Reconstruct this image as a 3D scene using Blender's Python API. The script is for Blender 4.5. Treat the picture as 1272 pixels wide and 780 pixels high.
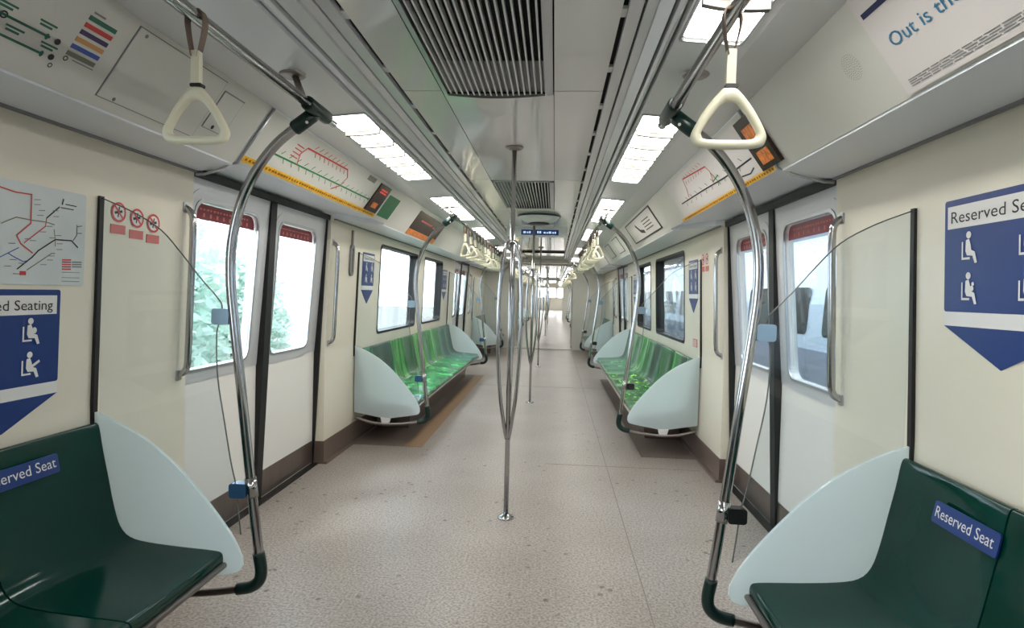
import bpy, bmesh, math, random
from mathutils import Vector, Matrix
from mathutils.geometry import tessellate_polygon
random.seed(7)
for o in list(bpy.data.objects): bpy.data.objects.remove(o)
SC = bpy.context.scene
COL = SC.collection

# ------------------------------------------------------------------ camera
CX, CH, YAW, PIT, ROL, FPX = 0.2275, 1.237, 0.0708, 0.0346, -0.0262, 736.0
cam_data = bpy.data.cameras.new('camera'); cam = bpy.data.objects.new('camera', cam_data); COL.objects.link(cam)
cam_data.sensor_width = 36.0; cam_data.lens = FPX/1272*36.0; cam_data.clip_start = 0.05; cam_data.clip_end = 300
_R = Vector((math.cos(YAW), math.sin(YAW), 0)); _F = Vector((-math.sin(YAW), math.cos(YAW), 0)); _U = Vector((0, 0, 1))
_F2 = _F*math.cos(PIT) - _U*math.sin(PIT); _U2 = _U*math.cos(PIT) + _F*math.sin(PIT)
_R3 = _R*math.cos(ROL) - _U2*math.sin(ROL); _U3 = _U2*math.cos(ROL) + _R*math.sin(ROL)
cam.matrix_world = Matrix(((_R3.x, _U3.x, -_F2.x, CX), (_R3.y, _U3.y, -_F2.y, 0), (_R3.z, _U3.z, -_F2.z, CH), (0, 0, 0, 1)))
SC.camera = cam

# ------------------------------------------------------------------ world, sun, exposure
W = bpy.data.worlds.new('sky'); SC.world = W; W.use_nodes = True
bg = W.node_tree.nodes['Background']; bg.inputs[0].default_value = (0.93, 0.97, 1.0, 1); bg.inputs[1].default_value = 7.0
SUN_E = 2.0
sun_d = bpy.data.lights.new('sun', 'SUN'); sun_d.energy = SUN_E; sun_d.angle = 0.2; sun_d.color = (1, .97, .92)
sun = bpy.data.objects.new('sun', sun_d); COL.objects.link(sun); sun.rotation_euler = (math.radians(12), math.radians(-28), 0)
LAMP_E = 14
SC.view_settings.view_transform = 'Standard'; SC.view_settings.look = 'None'
SC.view_settings.exposure = 0.52; SC.view_settings.gamma = 1; SC.view_settings.use_curve_mapping = False

# ------------------------------------------------------------------ materials
def lin(c):
    return tuple(((v/255)/12.92 if v/255 <= .04045 else ((v/255+.055)/1.055)**2.4) for v in c)
def setin(b, names, v):
    for n in names:
        if n in b.inputs:
            b.inputs[n].default_value = v; return
def mat(name, rgb, rough=.5, metal=0, spec=.5, coat=0, emit=0, noise=0, nscale=40, stretch=(1, 1, 1), alpha_trans=0, transl=0):
    m = bpy.data.materials.new(name); m.use_nodes = True; nt = m.node_tree; b = nt.nodes['Principled BSDF']
    c = lin(rgb) + (1,)
    b.inputs['Base Color'].default_value = c; b.inputs['Roughness'].default_value = rough; b.inputs['Metallic'].default_value = metal
    setin(b, ['Specular IOR Level', 'Specular'], spec); setin(b, ['Coat Weight', 'Clearcoat'], coat); setin(b, ['Coat Roughness'], .05)
    if emit:
        setin(b, ['Emission Color', 'Emission'], c); setin(b, ['Emission Strength'], emit)
    if noise:
        tc = nt.nodes.new('ShaderNodeTexCoord'); mp = nt.nodes.new('ShaderNodeMapping'); mp.inputs['Scale'].default_value = stretch
        n = nt.nodes.new('ShaderNodeTexNoise'); n.inputs['Scale'].default_value = nscale; n.inputs['Detail'].default_value = 4
        r = nt.nodes.new('ShaderNodeValToRGB')
        d = tuple(max(0, v*(1-noise)) for v in c[:3]) + (1,); l = tuple(min(1, v*(1+noise)) for v in c[:3]) + (1,)
        r.color_ramp.elements[0].position = .3; r.color_ramp.elements[1].position = .7
        r.color_ramp.elements[0].color = d; r.color_ramp.elements[1].color = l
        nt.links.new(tc.outputs['Object'], mp.inputs[0]); nt.links.new(mp.outputs[0], n.inputs['Vector'])
        nt.links.new(n.outputs[0], r.inputs[0]); nt.links.new(r.outputs[0], b.inputs['Base Color'])
    out = nt.nodes['Material Output']
    if transl:
        t = nt.nodes.new('ShaderNodeBsdfTranslucent'); t.inputs[0].default_value = c
        mx = nt.nodes.new('ShaderNodeMixShader'); mx.inputs[0].default_value = transl
        nt.links.new(b.outputs[0], mx.inputs[1]); nt.links.new(t.outputs[0], mx.inputs[2]); nt.links.new(mx.outputs[0], out.inputs[0])
    return m
def glass(name, tint=(1, 1, 1), refl=.08, rough=.02):
    m = bpy.data.materials.new(name); m.use_nodes = True; nt = m.node_tree; nt.nodes.remove(nt.nodes['Principled BSDF'])
    t = nt.nodes.new('ShaderNodeBsdfTransparent'); t.inputs[0].default_value = tint + (1,)
    g = nt.nodes.new('ShaderNodeBsdfGlossy'); g.inputs['Roughness'].default_value = rough
    f = nt.nodes.new('ShaderNodeLayerWeight'); f.inputs[0].default_value = .5
    pw = nt.nodes.new('ShaderNodeMath'); pw.operation = 'POWER'; pw.inputs[1].default_value = 4; nt.links.new(f.outputs['Facing'], pw.inputs[0])
    mu = nt.nodes.new('ShaderNodeMath'); mu.operation = 'MULTIPLY_ADD'; mu.inputs[1].default_value = .6; mu.inputs[2].default_value = refl*.5; mu.use_clamp = True
    mx = nt.nodes.new('ShaderNodeMixShader'); nt.links.new(pw.outputs[0], mu.inputs[0]); nt.links.new(mu.outputs[0], mx.inputs[0])
    nt.links.new(t.outputs[0], mx.inputs[1]); nt.links.new(g.outputs[0], mx.inputs[2]); nt.links.new(mx.outputs[0], nt.nodes['Material Output'].inputs[0])
    return m
M = {}
M['cream'] = mat('cream_laminate', (226, 219, 202), .30, noise=.015, nscale=3)
M['panel'] = mat('panel_grey_cream', (213, 211, 204), .33)
M['ledge'] = mat('ledge_grey', (230, 234, 240), .35)
M['ceil'] = mat('ceiling_laminate', (222, 222, 220), .07, spec=.8, coat=.4, noise=.02, nscale=2)
M['ceil2'] = mat('ceiling_trim_grey', (216, 217, 218), .25, metal=.2)
M['shelf'] = mat('light_shelf_grey', (220, 221, 221), .3)
M['black'] = mat('black_rubber', (16, 16, 17), .5)
M['blackp'] = mat('dark_green_plastic', (8, 40, 36), .3)
M['dark'] = mat('dark_void', (10, 10, 11), .9)
M['steel'] = mat('brushed_steel', (182, 181, 182), .13, metal=1)
M['steel2'] = mat('satin_steel', (150, 142, 138), .35, metal=1, noise=.06, nscale=6)
M['alu'] = mat('satin_aluminium', (190, 192, 196), .3, metal=.85)
M['kick'] = mat('kick_plate_steel', (128, 114, 108), .3, metal=.8, noise=.08, nscale=8, stretch=(1, 6, 1))
M['kickbase'] = mat('brown_skirting', (132, 114, 106), .35, metal=.5)
M['door'] = mat('door_cream', (234, 232, 227), .26)
M['doorg'] = mat('door_window_surround', (208, 209, 212), .28, metal=.25)
M['frost'] = mat('frosted_panel', (240, 249, 251), .3, transl=.6)
M['seatd'] = mat('dark_green_seat', (2, 50, 42), .13, spec=.3, noise=.12, nscale=2)
M['seatlip'] = mat('seat_edge_dark', (5, 40, 34), .25)
M['blue'] = mat('sign_blue', (14, 50, 118), .35)
M['navy'] = mat('navy', (20, 28, 84), .4)
M['white'] = mat('sign_white', (226, 224, 222), .4)
M['ink'] = mat('sign_ink', (25, 25, 30), .5)
M['teal'] = mat('poster_blue_text', (44, 118, 158), .5)
M['poster'] = mat('poster_white', (222, 216, 214), .35)
M['mapbg'] = mat('map_pale_grey', (205, 212, 212), .3, noise=.07, nscale=4)
M['red'] = mat('map_red', (206, 62, 60), .5)
M['green'] = mat('map_green', (40, 130, 72), .5)
M['dgreen'] = mat('map_teal', (44, 110, 88), .5)
M['purple'] = mat('map_purple', (70, 52, 96), .5)
M['orange'] = mat('map_orange', (205, 150, 90), .5)
M['bluel'] = mat('map_blue', (62, 88, 170), .5)
M['olive'] = mat('map_olive', (128, 128, 112), .5)
M['grey'] = mat('mid_grey', (130, 130, 132), .5)
M['maroon'] = mat('door_sticker_maroon', (126, 18, 40), .4)
M['pink'] = mat('faded_red', (206, 110, 104), .5)
M['yellow'] = mat('yellow_strip', (236, 178, 34), .4, noise=.25, nscale=60)
M['yellowd'] = mat('yellow_strip_text', (150, 96, 20), .5)
M['led'] = mat('led_panel_dark', (52, 26, 24), .25)
M['ledo'] = mat('led_tile_orange', (214, 120, 52), .4, emit=.05, noise=.6, nscale=45)
M['ledr'] = mat('led_tile_red', (210, 70, 60), .4, emit=.25)
M['ledblue'] = mat('led_sign_blue', (20, 56, 120), .3, emit=.15)
M['ledtext'] = mat('led_sign_text', (190, 210, 240), .4, emit=.6)
M['greenp'] = mat('green_notice', (38, 116, 74), .4)
M['handle'] = mat('handle_cream', (232, 226, 200), .3, spec=.5)
M['strap'] = mat('strap_brown', (122, 104, 92), .6)
M['clampb'] = mat('clamp_grey_blue', (150, 176, 196), .25, metal=.3)
M['clampd'] = mat('clamp_dark_blue', (60, 100, 142), .25, metal=.3)
M['clampk'] = mat('clamp_black', (22, 24, 24), .4)
M['lampw'] = mat('lamp_diffuser', (255, 253, 246), .4, emit=LAMP_E)
M['divider'] = mat('lamp_divider', (90, 88, 84), .6)
M['glass'] = glass('clear_glass', (.93, .96, .97), .05)
M['wglass'] = glass('window_glass', (.72, .77, .80), .10)
M['edge'] = mat('glass_edge', (112, 116, 114), .15)
M['foliage'] = mat('leaves', (196, 216, 206), .6, noise=.25, nscale=3, transl=.35)
M['bark'] = mat('bark', (110, 96, 84), .8)
M['ground'] = mat('ballast', (128, 124, 118), .9, noise=.3, nscale=30)
M['trainw'] = mat('parked_train_white', (176, 188, 202), .3)
M['traing'] = mat('parked_train_window', (24, 30, 36), .1)
M['traing2'] = mat('parked_train_grey', (120, 130, 146), .4)
M['traink'] = mat('parked_train_roof', (70, 74, 80), .6)
M['concrete'] = mat('concrete', (150, 150, 148), .8, noise=.1, nscale=3)

def floor_mat():
    m = bpy.data.materials.new('speckled_floor'); m.use_nodes = True; nt = m.node_tree; b = nt.nodes['Principled BSDF']
    tc = nt.nodes.new('ShaderNodeTexCoord')
    n = nt.nodes.new('ShaderNodeTexNoise'); n.inputs['Scale'].default_value = 95; n.inputs['Detail'].default_value = 3
    r = nt.nodes.new('ShaderNodeValToRGB'); r.color_ramp.elements[0].position = .34; r.color_ramp.elements[1].position = .62
    r.color_ramp.elements[0].color = lin((128, 119, 113)) + (1,); r.color_ramp.elements[1].color = lin((178, 170, 165)) + (1,)
    n2 = nt.nodes.new('ShaderNodeTexNoise'); n2.inputs['Scale'].default_value = 1.6; n2.inputs['Detail'].default_value = 6
    r2 = nt.nodes.new('ShaderNodeValToRGB'); r2.color_ramp.elements[0].position = .35; r2.color_ramp.elements[1].position = .7
    r2.color_ramp.elements[0].color = (.84, .82, .79, 1); r2.color_ramp.elements[1].color = (1, 1, 1, 1)
    v = nt.nodes.new('ShaderNodeTexVoronoi'); v.inputs['Scale'].default_value = 11
    rv = nt.nodes.new('ShaderNodeValToRGB'); rv.color_ramp.elements[0].position = .10; rv.color_ramp.elements[1].position = .16
    rv.color_ramp.elements[0].color = (.22, .19, .17, 1); rv.color_ramp.elements[1].color = (1, 1, 1, 1)
    m1 = nt.nodes.new('ShaderNodeMixRGB'); m1.blend_type = 'MULTIPLY'; m1.inputs[0].default_value = 1
    m2 = nt.nodes.new('ShaderNodeMixRGB'); m2.blend_type = 'MULTIPLY'; m2.inputs[0].default_value = .55
    L = nt.links.new
    n3 = nt.nodes.new('ShaderNodeTexNoise'); n3.inputs['Scale'].default_value = 1.1; r3 = nt.nodes.new('ShaderNodeValToRGB')
    r3.color_ramp.elements[0].position = .45; r3.color_ramp.elements[1].position = .55
    r3.color_ramp.elements[0].color = (0, 0, 0, 1); r3.color_ramp.elements[1].color = (.8, .8, .8, 1)
    L(n3.outputs[0], r3.inputs[0]); L(r3.outputs[0], m2.inputs[0])
    for q in (n, n2, v, n3): L(tc.outputs['Object'], q.inputs['Vector'])
    L(n.outputs[0], r.inputs[0]); L(n2.outputs[0], r2.inputs[0]); L(v.outputs['Distance'], rv.inputs[0])
    L(r.outputs[0], m1.inputs[1]); L(r2.outputs[0], m1.inputs[2]); L(m1.outputs[0], m2.inputs[1]); L(rv.outputs[0], m2.inputs[2])
    L(m2.outputs[0], b.inputs['Base Color']); b.inputs['Roughness'].default_value = .34
    return m
M['floor'] = floor_mat()
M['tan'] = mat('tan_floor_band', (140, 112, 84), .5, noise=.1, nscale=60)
M['fshade'] = mat('floor_bench_shade', (112, 98, 90), .5, noise=.12, nscale=60)  # shade under the benches, painted as a darker floor colour

def leaf_seat_mat(name, kind, dk, br, hi, sc, wht, seed):
    """printed grass / leaf artwork on glossy seat shells"""
    m = bpy.data.materials.new(name); m.use_nodes = True; nt = m.node_tree; b = nt.nodes['Principled BSDF']; L = nt.links.new
    tc = nt.nodes.new('ShaderNodeTexCoord'); mp = nt.nodes.new('ShaderNodeMapping')
    mp.inputs['Scale'].default_value = sc; mp.inputs['Location'].default_value = (seed, seed*.7, seed*.3)
    n = nt.nodes.new('ShaderNodeTexNoise'); n.inputs['Scale'].default_value = 1.0; n.inputs['Detail'].default_value = 2; n.inputs['Distortion'].default_value = .5
    r = nt.nodes.new('ShaderNodeValToRGB'); e = r.color_ramp.elements
    e[0].position = .36; e[0].color = lin(dk) + (1,); e[1].position = .56; e[1].color = lin(br) + (1,)
    x = e.new(.68); x.color = lin(hi) + (1,)
    if wht: x = e.new(.76); x.color = lin((225, 240, 232)) + (1,)
    L(tc.outputs['Object'], mp.inputs[0]); L(mp.outputs[0], n.inputs['Vector']); L(n.outputs[0], r.inputs[0]); L(r.outputs[0], b.inputs['Base Color'])
    b.inputs['Roughness'].default_value = .22; setin(b, ['Coat Weight'], .08)
    return m
M['sb_dark'] = leaf_seat_mat('seat_back_dark_leaf', 0, (10, 54, 46), (28, 92, 70), (70, 140, 100), (3, 13, 1.2), 0, 1)
M['sb_mid'] = leaf_seat_mat('seat_back_mid_leaf', 0, (10, 76, 42), (34, 124, 58), (84, 170, 90), (3, 13, 1.2), 0, 4)
M['sb_bright'] = leaf_seat_mat('seat_back_bright_leaf', 0, (16, 104, 40), (50, 150, 58), (120, 196, 96), (3, 14, 1.2), 0, 8)
M['sp_green'] = leaf_seat_mat('seat_pan_green_leaf', 1, (16, 112, 66), (36, 166, 84), (70, 200, 110), (9, 5, 4), 1, 2)
M['sp_teal'] = leaf_seat_mat('seat_pan_teal_leaf', 1, (20, 92, 80), (44, 132, 112), (90, 170, 140), (7, 4, 4), 0, 6)
M['sp_grass'] = leaf_seat_mat('seat_pan_grass_blades', 1, (12, 58, 28), (44, 140, 44), (170, 232, 110), (22, 9, 9), 0, 3)
M['sp_dull'] = leaf_seat_mat('seat_pan_dull_green', 1, (48, 110, 76), (70, 136, 92), (96, 160, 110), (5, 4, 4), 0, 9)

# ------------------------------------------------------------------ mesh helpers
class MB:
    def __init__(s): s.v = []; s.f = []; s.sm = []; s.mi = []; s.cur = 0
    def add(s, vs, fs, smooth=False):
        b = len(s.v); s.v += [tuple(v) for v in vs]
        for f in fs: s.f.append(tuple(b+i for i in f)); s.sm.append(smooth); s.mi.append(s.cur)
        return s
    def box(s, x0, x1, y0, y1, z0, z1):
        return s.add([(x, y, z) for z in (z0, z1) for y in (y0, y1) for x in (x0, x1)],
                     [(0, 2, 3, 1), (4, 5, 7, 6), (0, 1, 5, 4), (2, 6, 7, 3), (0, 4, 6, 2), (1, 3, 7, 5)])
    def extrude_y(s, poly, y0, y1):
        n = len(poly)
        return s.add([(p[0], y0, p[1]) for p in poly] + [(p[0], y1, p[1]) for p in poly],
                     [tuple(range(n))[::-1], tuple(range(n, 2*n))] + [(i, (i+1) % n, n+(i+1) % n, n+i) for i in range(n)])
    def tube(s, pts, r, seg=12, caps=True, closed=False):
        pts = [Vector(p) for p in pts]; n = len(pts); rs = r if isinstance(r, (list, tuple)) else [r]*n
        t0 = (pts[1]-pts[0]).normalized(); a = Vector((0, 0, 1)) if abs(t0.z) < .9 else Vector((0, 1, 0))
        u = t0.cross(a).normalized(); vs = []
        for i in range(n):
            if closed: t = (pts[(i+1) % n]-pts[i-1]).normalized()
            else: t = (pts[min(i+1, n-1)]-pts[max(i-1, 0)]).normalized()
            u = (u - t*u.dot(t)).normalized(); w = t.cross(u)
            for k in range(seg):
                an = 2*math.pi*k/seg; vs.append(pts[i] + (u*math.cos(an)+w*math.sin(an))*rs[i])
        fs = []
        m = n if closed else n-1
        for i in range(m):
            j = (i+1) % n
            for k in range(seg): fs.append((i*seg+k, i*seg+(k+1) % seg, j*seg+(k+1) % seg, j*seg+k))
        s.add(vs, fs, True)
        if caps and not closed:
            b = len(s.v)-n*seg
            s.f.append(tuple(b+k for k in range(seg))[::-1]); s.sm.append(False); s.mi.append(s.cur)
            s.f.append(tuple(b+(n-1)*seg+k for k in range(seg))); s.sm.append(False); s.mi.append(s.cur)
        return s
    def lathe(s, prof, x, y, seg=24):
        vs = [(x+r*math.cos(2*math.pi*k/seg), y+r*math.sin(2*math.pi*k/seg), z) for r, z in prof for k in range(seg)]
        fs = [(i*seg+k, i*seg+(k+1) % seg, (i+1)*seg+(k+1) % seg, (i+1)*seg+k) for i in range(len(prof)-1) for k in range(seg)]
        return s.add(vs, fs, True)
    def plate(s, fn, poly, o0, o1, holes=()):
        """a polygon (a,b) with holes, pushed through fn(a,b,off), between two offsets"""
        rings = [list(poly)] + [list(h) for h in holes]; flat = [p for r in rings for p in r]; n = len(flat)
        vs = [fn(a, b, o0) for a, b in flat] + [fn(a, b, o1) for a, b in flat]; fs = []
        if holes:
            tri = tessellate_polygon([[Vector((a, b, 0)) for a, b in r] for r in rings])
            fs += [tuple(t) for t in tri] + [tuple(n+i for i in t[::-1]) for t in tri]
        else: fs += [tuple(range(n)), tuple(range(n, 2*n))[::-1]]
        b = 0
        for r in rings:
            m = len(r)
            fs += [(b+i, b+(i+1) % m, n+b+(i+1) % m, n+b+i) for i in range(m)]; b += m
        return s.add(vs, fs)
    def build(s, name, m, parent=None, recalc=True):
        base = Vector((0, 0, 0)); q = parent
        while q: base = base+q.location; q = q.parent
        me = bpy.data.meshes.new(name); me.from_pydata([(v[0]-base.x, v[1]-base.y, v[2]-base.z) for v in s.v], [], s.f)
        for x in (m if isinstance(m, (list, tuple)) else [m]): me.materials.append(x)
        me.polygons.foreach_set('use_smooth', s.sm); me.polygons.foreach_set('material_index', s.mi); me.update()
        if recalc:
            bm = bmesh.new(); bm.from_mesh(me); bmesh.ops.recalc_face_normals(bm, faces=bm.faces); bm.to_mesh(me); bm.free()
        o = bpy.data.objects.new(name, me); COL.objects.link(o)
        if parent: o.parent = parent
        return o
def tag(o, label, cat, group=None, kind=None):
    if label: o['label'] = label
    if cat: o['category'] = cat
    if group: o['group'] = group
    if kind: o['kind'] = kind
    return o
def struct(o): o['kind'] = 'structure'; return o
def thing(name, label, cat, loc=(0, 0, 0), group=None, kind=None):
    o = bpy.data.objects.new(name, None); COL.objects.link(o); o.location = loc; o.empty_display_size = .1
    return tag(o, label, cat, group, kind)
def kids(o): return [c for c in bpy.data.objects if c.parent == o]
def copy_tree(o, dv, label=None, group=None, parent=None):
    c = o.copy(); COL.objects.link(c)
    if parent: c.parent = parent
    else: c.location = Vector(o.location)+Vector(dv)
    if label: c['label'] = label
    if group: c['group'] = group
    for k in kids(o): copy_tree(k, dv, parent=c)
    return c
def arc(cx, cz, r, a0, a1, n=6): return [(cx+r*math.cos(math.radians(a0+(a1-a0)*i/n)), cz+r*math.sin(math.radians(a0+(a1-a0)*i/n))) for i in range(n+1)]
def rrect(a0, a1, b0, b1, r, n=5):
    return arc(a1-r, b1-r, r, 0, 90, n)+arc(a0+r, b1-r, r, 90, 180, n)+arc(a0+r, b0+r, r, 180, 270, n)+arc(a1-r, b0+r, r, 270, 360, n)
def rect(a0, a1, b0, b1): return [(a0, b0), (a1, b0), (a1, b1), (a0, b1)]
def smooth_path(pts, n=6):
    """Catmull-Rom through the points"""
    P = [Vector(p) for p in pts]; P = [P[0]*2-P[1]] + P + [P[-1]*2-P[-2]]; out = []
    for i in range(1, len(P)-2):
        for k in range(n):
            t = k/n; a, b, c, d = P[i-1], P[i], P[i+1], P[i+2]
            out.append(.5*((2*b)+(c-a)*t+(2*a-5*b+4*c-d)*t*t+(3*b-a-3*c+d)*t**3))
    out.append(P[-2]); return out
_tc = {}
def text_2d(txt):
    if txt in _tc: return _tc[txt]
    cu = bpy.data.curves.new('t', 'FONT'); cu.body = txt; cu.size = 1.0; cu.resolution_u = 3
    o = bpy.data.objects.new('t', cu); COL.objects.link(o); dg = bpy.context.evaluated_depsgraph_get(); dg.update()
    me = bpy.data.meshes.new_from_object(o.evaluated_get(dg))
    r = ([tuple(v.co) for v in me.vertices], [tuple(p.vertices) for p in me.polygons])
    bpy.data.objects.remove(o); bpy.data.curves.remove(cu); bpy.data.meshes.remove(me); _tc[txt] = r; return r
def put_text(mb, txt, fn, a0, a1, b0, h, hb=None, off=.002, cap=.70):
    """text from a0 to a1 along the surface (a may run backwards), baseline b0, letter height h (in b units)"""
    v, f = text_2d(txt)
    if not v: return
    x0 = min(p[0] for p in v); x1 = max(p[0] for p in v)
    vs = [fn(a0+(a1-a0)*(p[0]-x0)/(x1-x0), b0+p[1]/cap*h, off) for p in v]
    mb.add(vs, f)
def stroke(mb, fn, pts, w, wb=None, off=.0015):
    """a flat line of width w (a units) / wb (b units)"""
    wb = w if wb is None else wb
    for (a, b), (c, d) in zip(pts[:-1], pts[1:]):
        du, dv = (c-a)/w, (d-b)/wb; l = math.hypot(du, dv) or 1; nx, ny = -dv/l*w/2, du/l*wb/2; ex, ey = du/l*w*.3, dv/l*wb*.3
        mb.add([fn(a-ex+nx, b-ey+ny, off), fn(c+ex+nx, d+ey+ny, off), fn(c+ex-nx, d+ey-ny, off), fn(a-ex-nx, b-ey-ny, off)], [(0, 1, 2, 3)])
def disc(mb, fn, a, b, ra, rb, off=.0015, n=14, hole=0):
    o = [(a+ra*math.cos(2*math.pi*i/n), b+rb*math.sin(2*math.pi*i/n)) for i in range(n)]
    if hole:
        i_ = [(a+ra*hole*math.cos(2*math.pi*i/n), b+rb*hole*math.sin(2*math.pi*i/n)) for i in range(n)]
        mb.add([fn(p, q, off) for p, q in o+i_], [(i, (i+1) % n, n+(i+1) % n, n+i) for i in range(n)])
    else: mb.add([fn(p, q, off) for p, q in o], [tuple(range(n))])

# ------------------------------------------------------------------ car section
def wx(z): return 1.372-max(0, z-.82)*.038
def dx(z): return 1.45-.006*z if z < .8 else 1.445-(z-.8)*.079
def wallf(s): return lambda y, z, o: (s*(wx(z)-o), y, z)
def doorf(s): return lambda y, z, o: (s*(dx(z)-o), y, z)
PA, PB = (.895, 1.942), (1.05, 1.722)          # sloping advert panel: top and bottom edge
PL = math.hypot(PB[0]-PA[0], PB[1]-PA[1]); PN = ((PB[1]-PA[1])/PL, (PA[0]-PB[0])/PL)
def panf(s):                                    # (Y, t) with t = 0 top .. 1 bottom
    return lambda y, t, o: (s*(PA[0]+(PB[0]-PA[0])*t+PN[0]*o), y, PA[1]+(PB[1]-PA[1])*t+PN[1]*o)
def panu(s):                                    # same with t upwards (for lettering)
    g = panf(s); return lambda y, b, o: g(y, 1-b, o)
ZC = 2.027
SIDES = ((-1, 'left'), (1, 'right'))
DW = .79                                       # half door opening

# floor
fl = struct(MB().box(-1.55, 1.55, -2.4, 13.45, -.06, 0).build('floor', M['floor']))
struct(MB().box(-.64, .64, 13.45, 14.5, -.06, 0).build('floor', M['floor']))
struct(MB().box(-1.55, 1.55, 14.5, 48, -.06, 0).build('floor', M['floor']))
struct(MB().box(-.64, .64, 13.30, 13.56, 0, .012).build('trim_1', M['steel2']))
for y in (.9, 4.36, 7.6, 10.9): pass
seam = MB()
seam.box(.635, .639, -2.3, 13.3, 0, .0012); seam.box(.2, 1.3, 4.30, 4.304, 0, .0012); seam.box(-1.3, 1.3, 7.9, 7.904, 0, .0012)
struct(seam.build('trim_2', mat('floor_joint', (128, 116, 110), .6)))
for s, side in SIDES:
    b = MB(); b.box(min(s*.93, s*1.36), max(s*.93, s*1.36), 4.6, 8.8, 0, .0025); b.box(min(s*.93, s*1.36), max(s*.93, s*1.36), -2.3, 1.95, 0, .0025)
    struct(b.build('bench_shade', M['fshade']))  # thin dark sheets standing for the benches' shadow on the floor
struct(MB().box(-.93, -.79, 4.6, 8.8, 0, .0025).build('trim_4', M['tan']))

def wall_runs(y0, y1, doors):
    r = []; a = y0
    for d in doors: r.append((a, d-DW)); a = d+DW
    r.append((a, y1)); return r
def car_shell(y0, y1, doors, windows):
    runs = wall_runs(y0, y1, doors)
    for s, side in SIDES:
        f = wallf(s); b = MB()
        for a, c in runs:
            hs = [w for w in windows if w[0] > a and w[1] < c]
            b.plate(f, rect(a, c, 0, .82), 0, -.10)
            b.plate(f, rect(a, c, .82, 1.76), 0, -.10, [rrect(w0, w1, .845, 1.645, .05) for w0, w1 in hs])
        for d in doors: b.plate(f, rect(d-DW, d+DW, 1.755, 2.1), -.06, -.14)
        struct(b.build('wall_'+side, M['cream']))
        # skirting
        b = MB()
        for a, c in runs:
            b.plate(lambda y, z, o: (s*(wx(z)-o), y, z), rect(a-.006, c+.006, 0, .16), .006, -.085)
            b.plate(f, rect(a-.012, c+.012, 0, .018), .03, -.085)
        struct(b.build('baseboard_'+side, M['kickbase']))
        # sloping advert panels and ledges
        for a, c in runs:
            b = MB(); a2 = a+.03 if a > y0 else a; c2 = c-.20 if c < y1 else c
            if a > y0: a2 = a+.27
            b.extrude_y([(s*PA[0], PA[1]), (s*PB[0], PB[1]), (s*(PB[0]+.012), PB[1]+.004), (s*wx(1.72)+s*.02, 1.742), (s*wx(1.72)+s*.02, 1.99), (s*PA[0], 1.99)], a2, c2)
            struct(b.build('trim_5', M['panel']))
            e0 = [(a2, 1.345), (a2, 1.054)] if a <= y0 else [(a+.01, 1.345), (a+.02, 1.29), (a2-.03, 1.10), (a2, 1.054)]
            e1 = [(c2, 1.054), (c2, 1.345)] if c >= y1 else [(c2, 1.054), (c2+.03, 1.10), (c-.02, 1.29), (c-.01, 1.345)]
            led = lambda y, x, o: (s*x, y, 1.716+(x-1.05)*.042-o)
            b = MB(); b.plate(led, e0+e1, .0, -.046); struct(b.build('trim_6', M['ledge']))
            b = MB(); b.plate(led, rect(a+.02 if a > y0 else a, c-.02 if c < y1 else c, 1.312, 1.327), .008, 0); struct(b.build('trim_7', M['grey']))
        for d in doors:
            a2, c2 = d-DW-.20, d+DW+.27
            b = MB(); b.extrude_y([(s*PA[0], PA[1]), (s*(PB[0]-.005), PB[1]+.007), (s*(PB[0]+.01), PB[1]+.010), (s*(PB[0]+.04), 1.752), (s*1.44, 1.768), (s*1.44, 1.99), (s*PA[0], 1.99)], a2+.002, c2-.002)
            struct(b.build('trim_8', M['ledge']))
            b = MB(); b.plate(panf(s), rect(a2+.02, c2-.01, .015, .955), .004, -.002)
            struct(b.build('trim_9', M['panel']))
            b = MB()                                              # metal border line of the door panel
            g = panf(s)
            b.tube([g(a2+.012, 0.0, .006), g(a2+.012, .97, .006), (s*(PB[0]+.02), a2+.014, 1.722), (s*1.10, a2+.03, 1.710), (s*1.28, a2+.18, 1.712), (s*1.325, a2+.195, 1.714)], .006, 8)
            struct(b.build('trim_10', M['alu']))
        # light shelf, groove and step strips
        b = MB(); b.extrude_y([(s*.538, 1.942), (s*.74, 1.925), (s*.90, 1.944), (s*.90, 1.99), (s*.538, 1.99)], y0, y1); struct(b.build('ceiling', M['shelf']))
        b = MB(); b.extrude_y([(s*.514, 1.962), (s*.520, 1.952), (s*.528, 1.952), (s*.528, 2.0), (s*.514, 2.0)], y0, y1); struct(b.build('ceiling', M['ceil2']))
        b = MB(); b.extrude_y([(s*.478, 1.998), (s*.506, 1.972), (s*.506, 2.02), (s*.478, 2.03)], y0, y1); struct(b.build('ceiling', M['ceil2']))
        b = MB(); b.extrude_y([(s*.452, 2.018), (s*.477, 2.008), (s*.477, 2.04), (s*.452, 2.04)], y0, y1); struct(b.build('ceiling', M['shelf']))
        b = MB(); b.extrude_y([(s*.407, 2.02), (s*.443, 2.016), (s*.443, 2.04), (s*.407, 2.04)], y0, y1); struct(b.build('ceiling', M['ceil2']))
        b = MB(); y = y0+.3                                       # the little spacers in the slots
        while y < min(y1, 14):
            b.box(min(s*.391, s*.408), max(s*.391, s*.408), y, y+.05, 2.03, 2.04); y += .42
        struct(b.build('trim_11', M['ceil2']))
    b = MB().box(-1.5, 1.5, y0, y1, 2.045, 2.12); struct(b.build('ceiling', M['dark']))
WIN1 = [(5.25, 6.70), (7.05, 8.20)]; WIN0 = [(-1.5, -.2), (0.05, 1.05)]
car_shell(-2.4, 13.4, [3.26, 10.05], WIN0+WIN1)
car_shell(14.5, 30.0, [17.6, 24.4], [(19.6, 21.0), (21.3, 22.4), (26.4, 27.8)])
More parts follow.
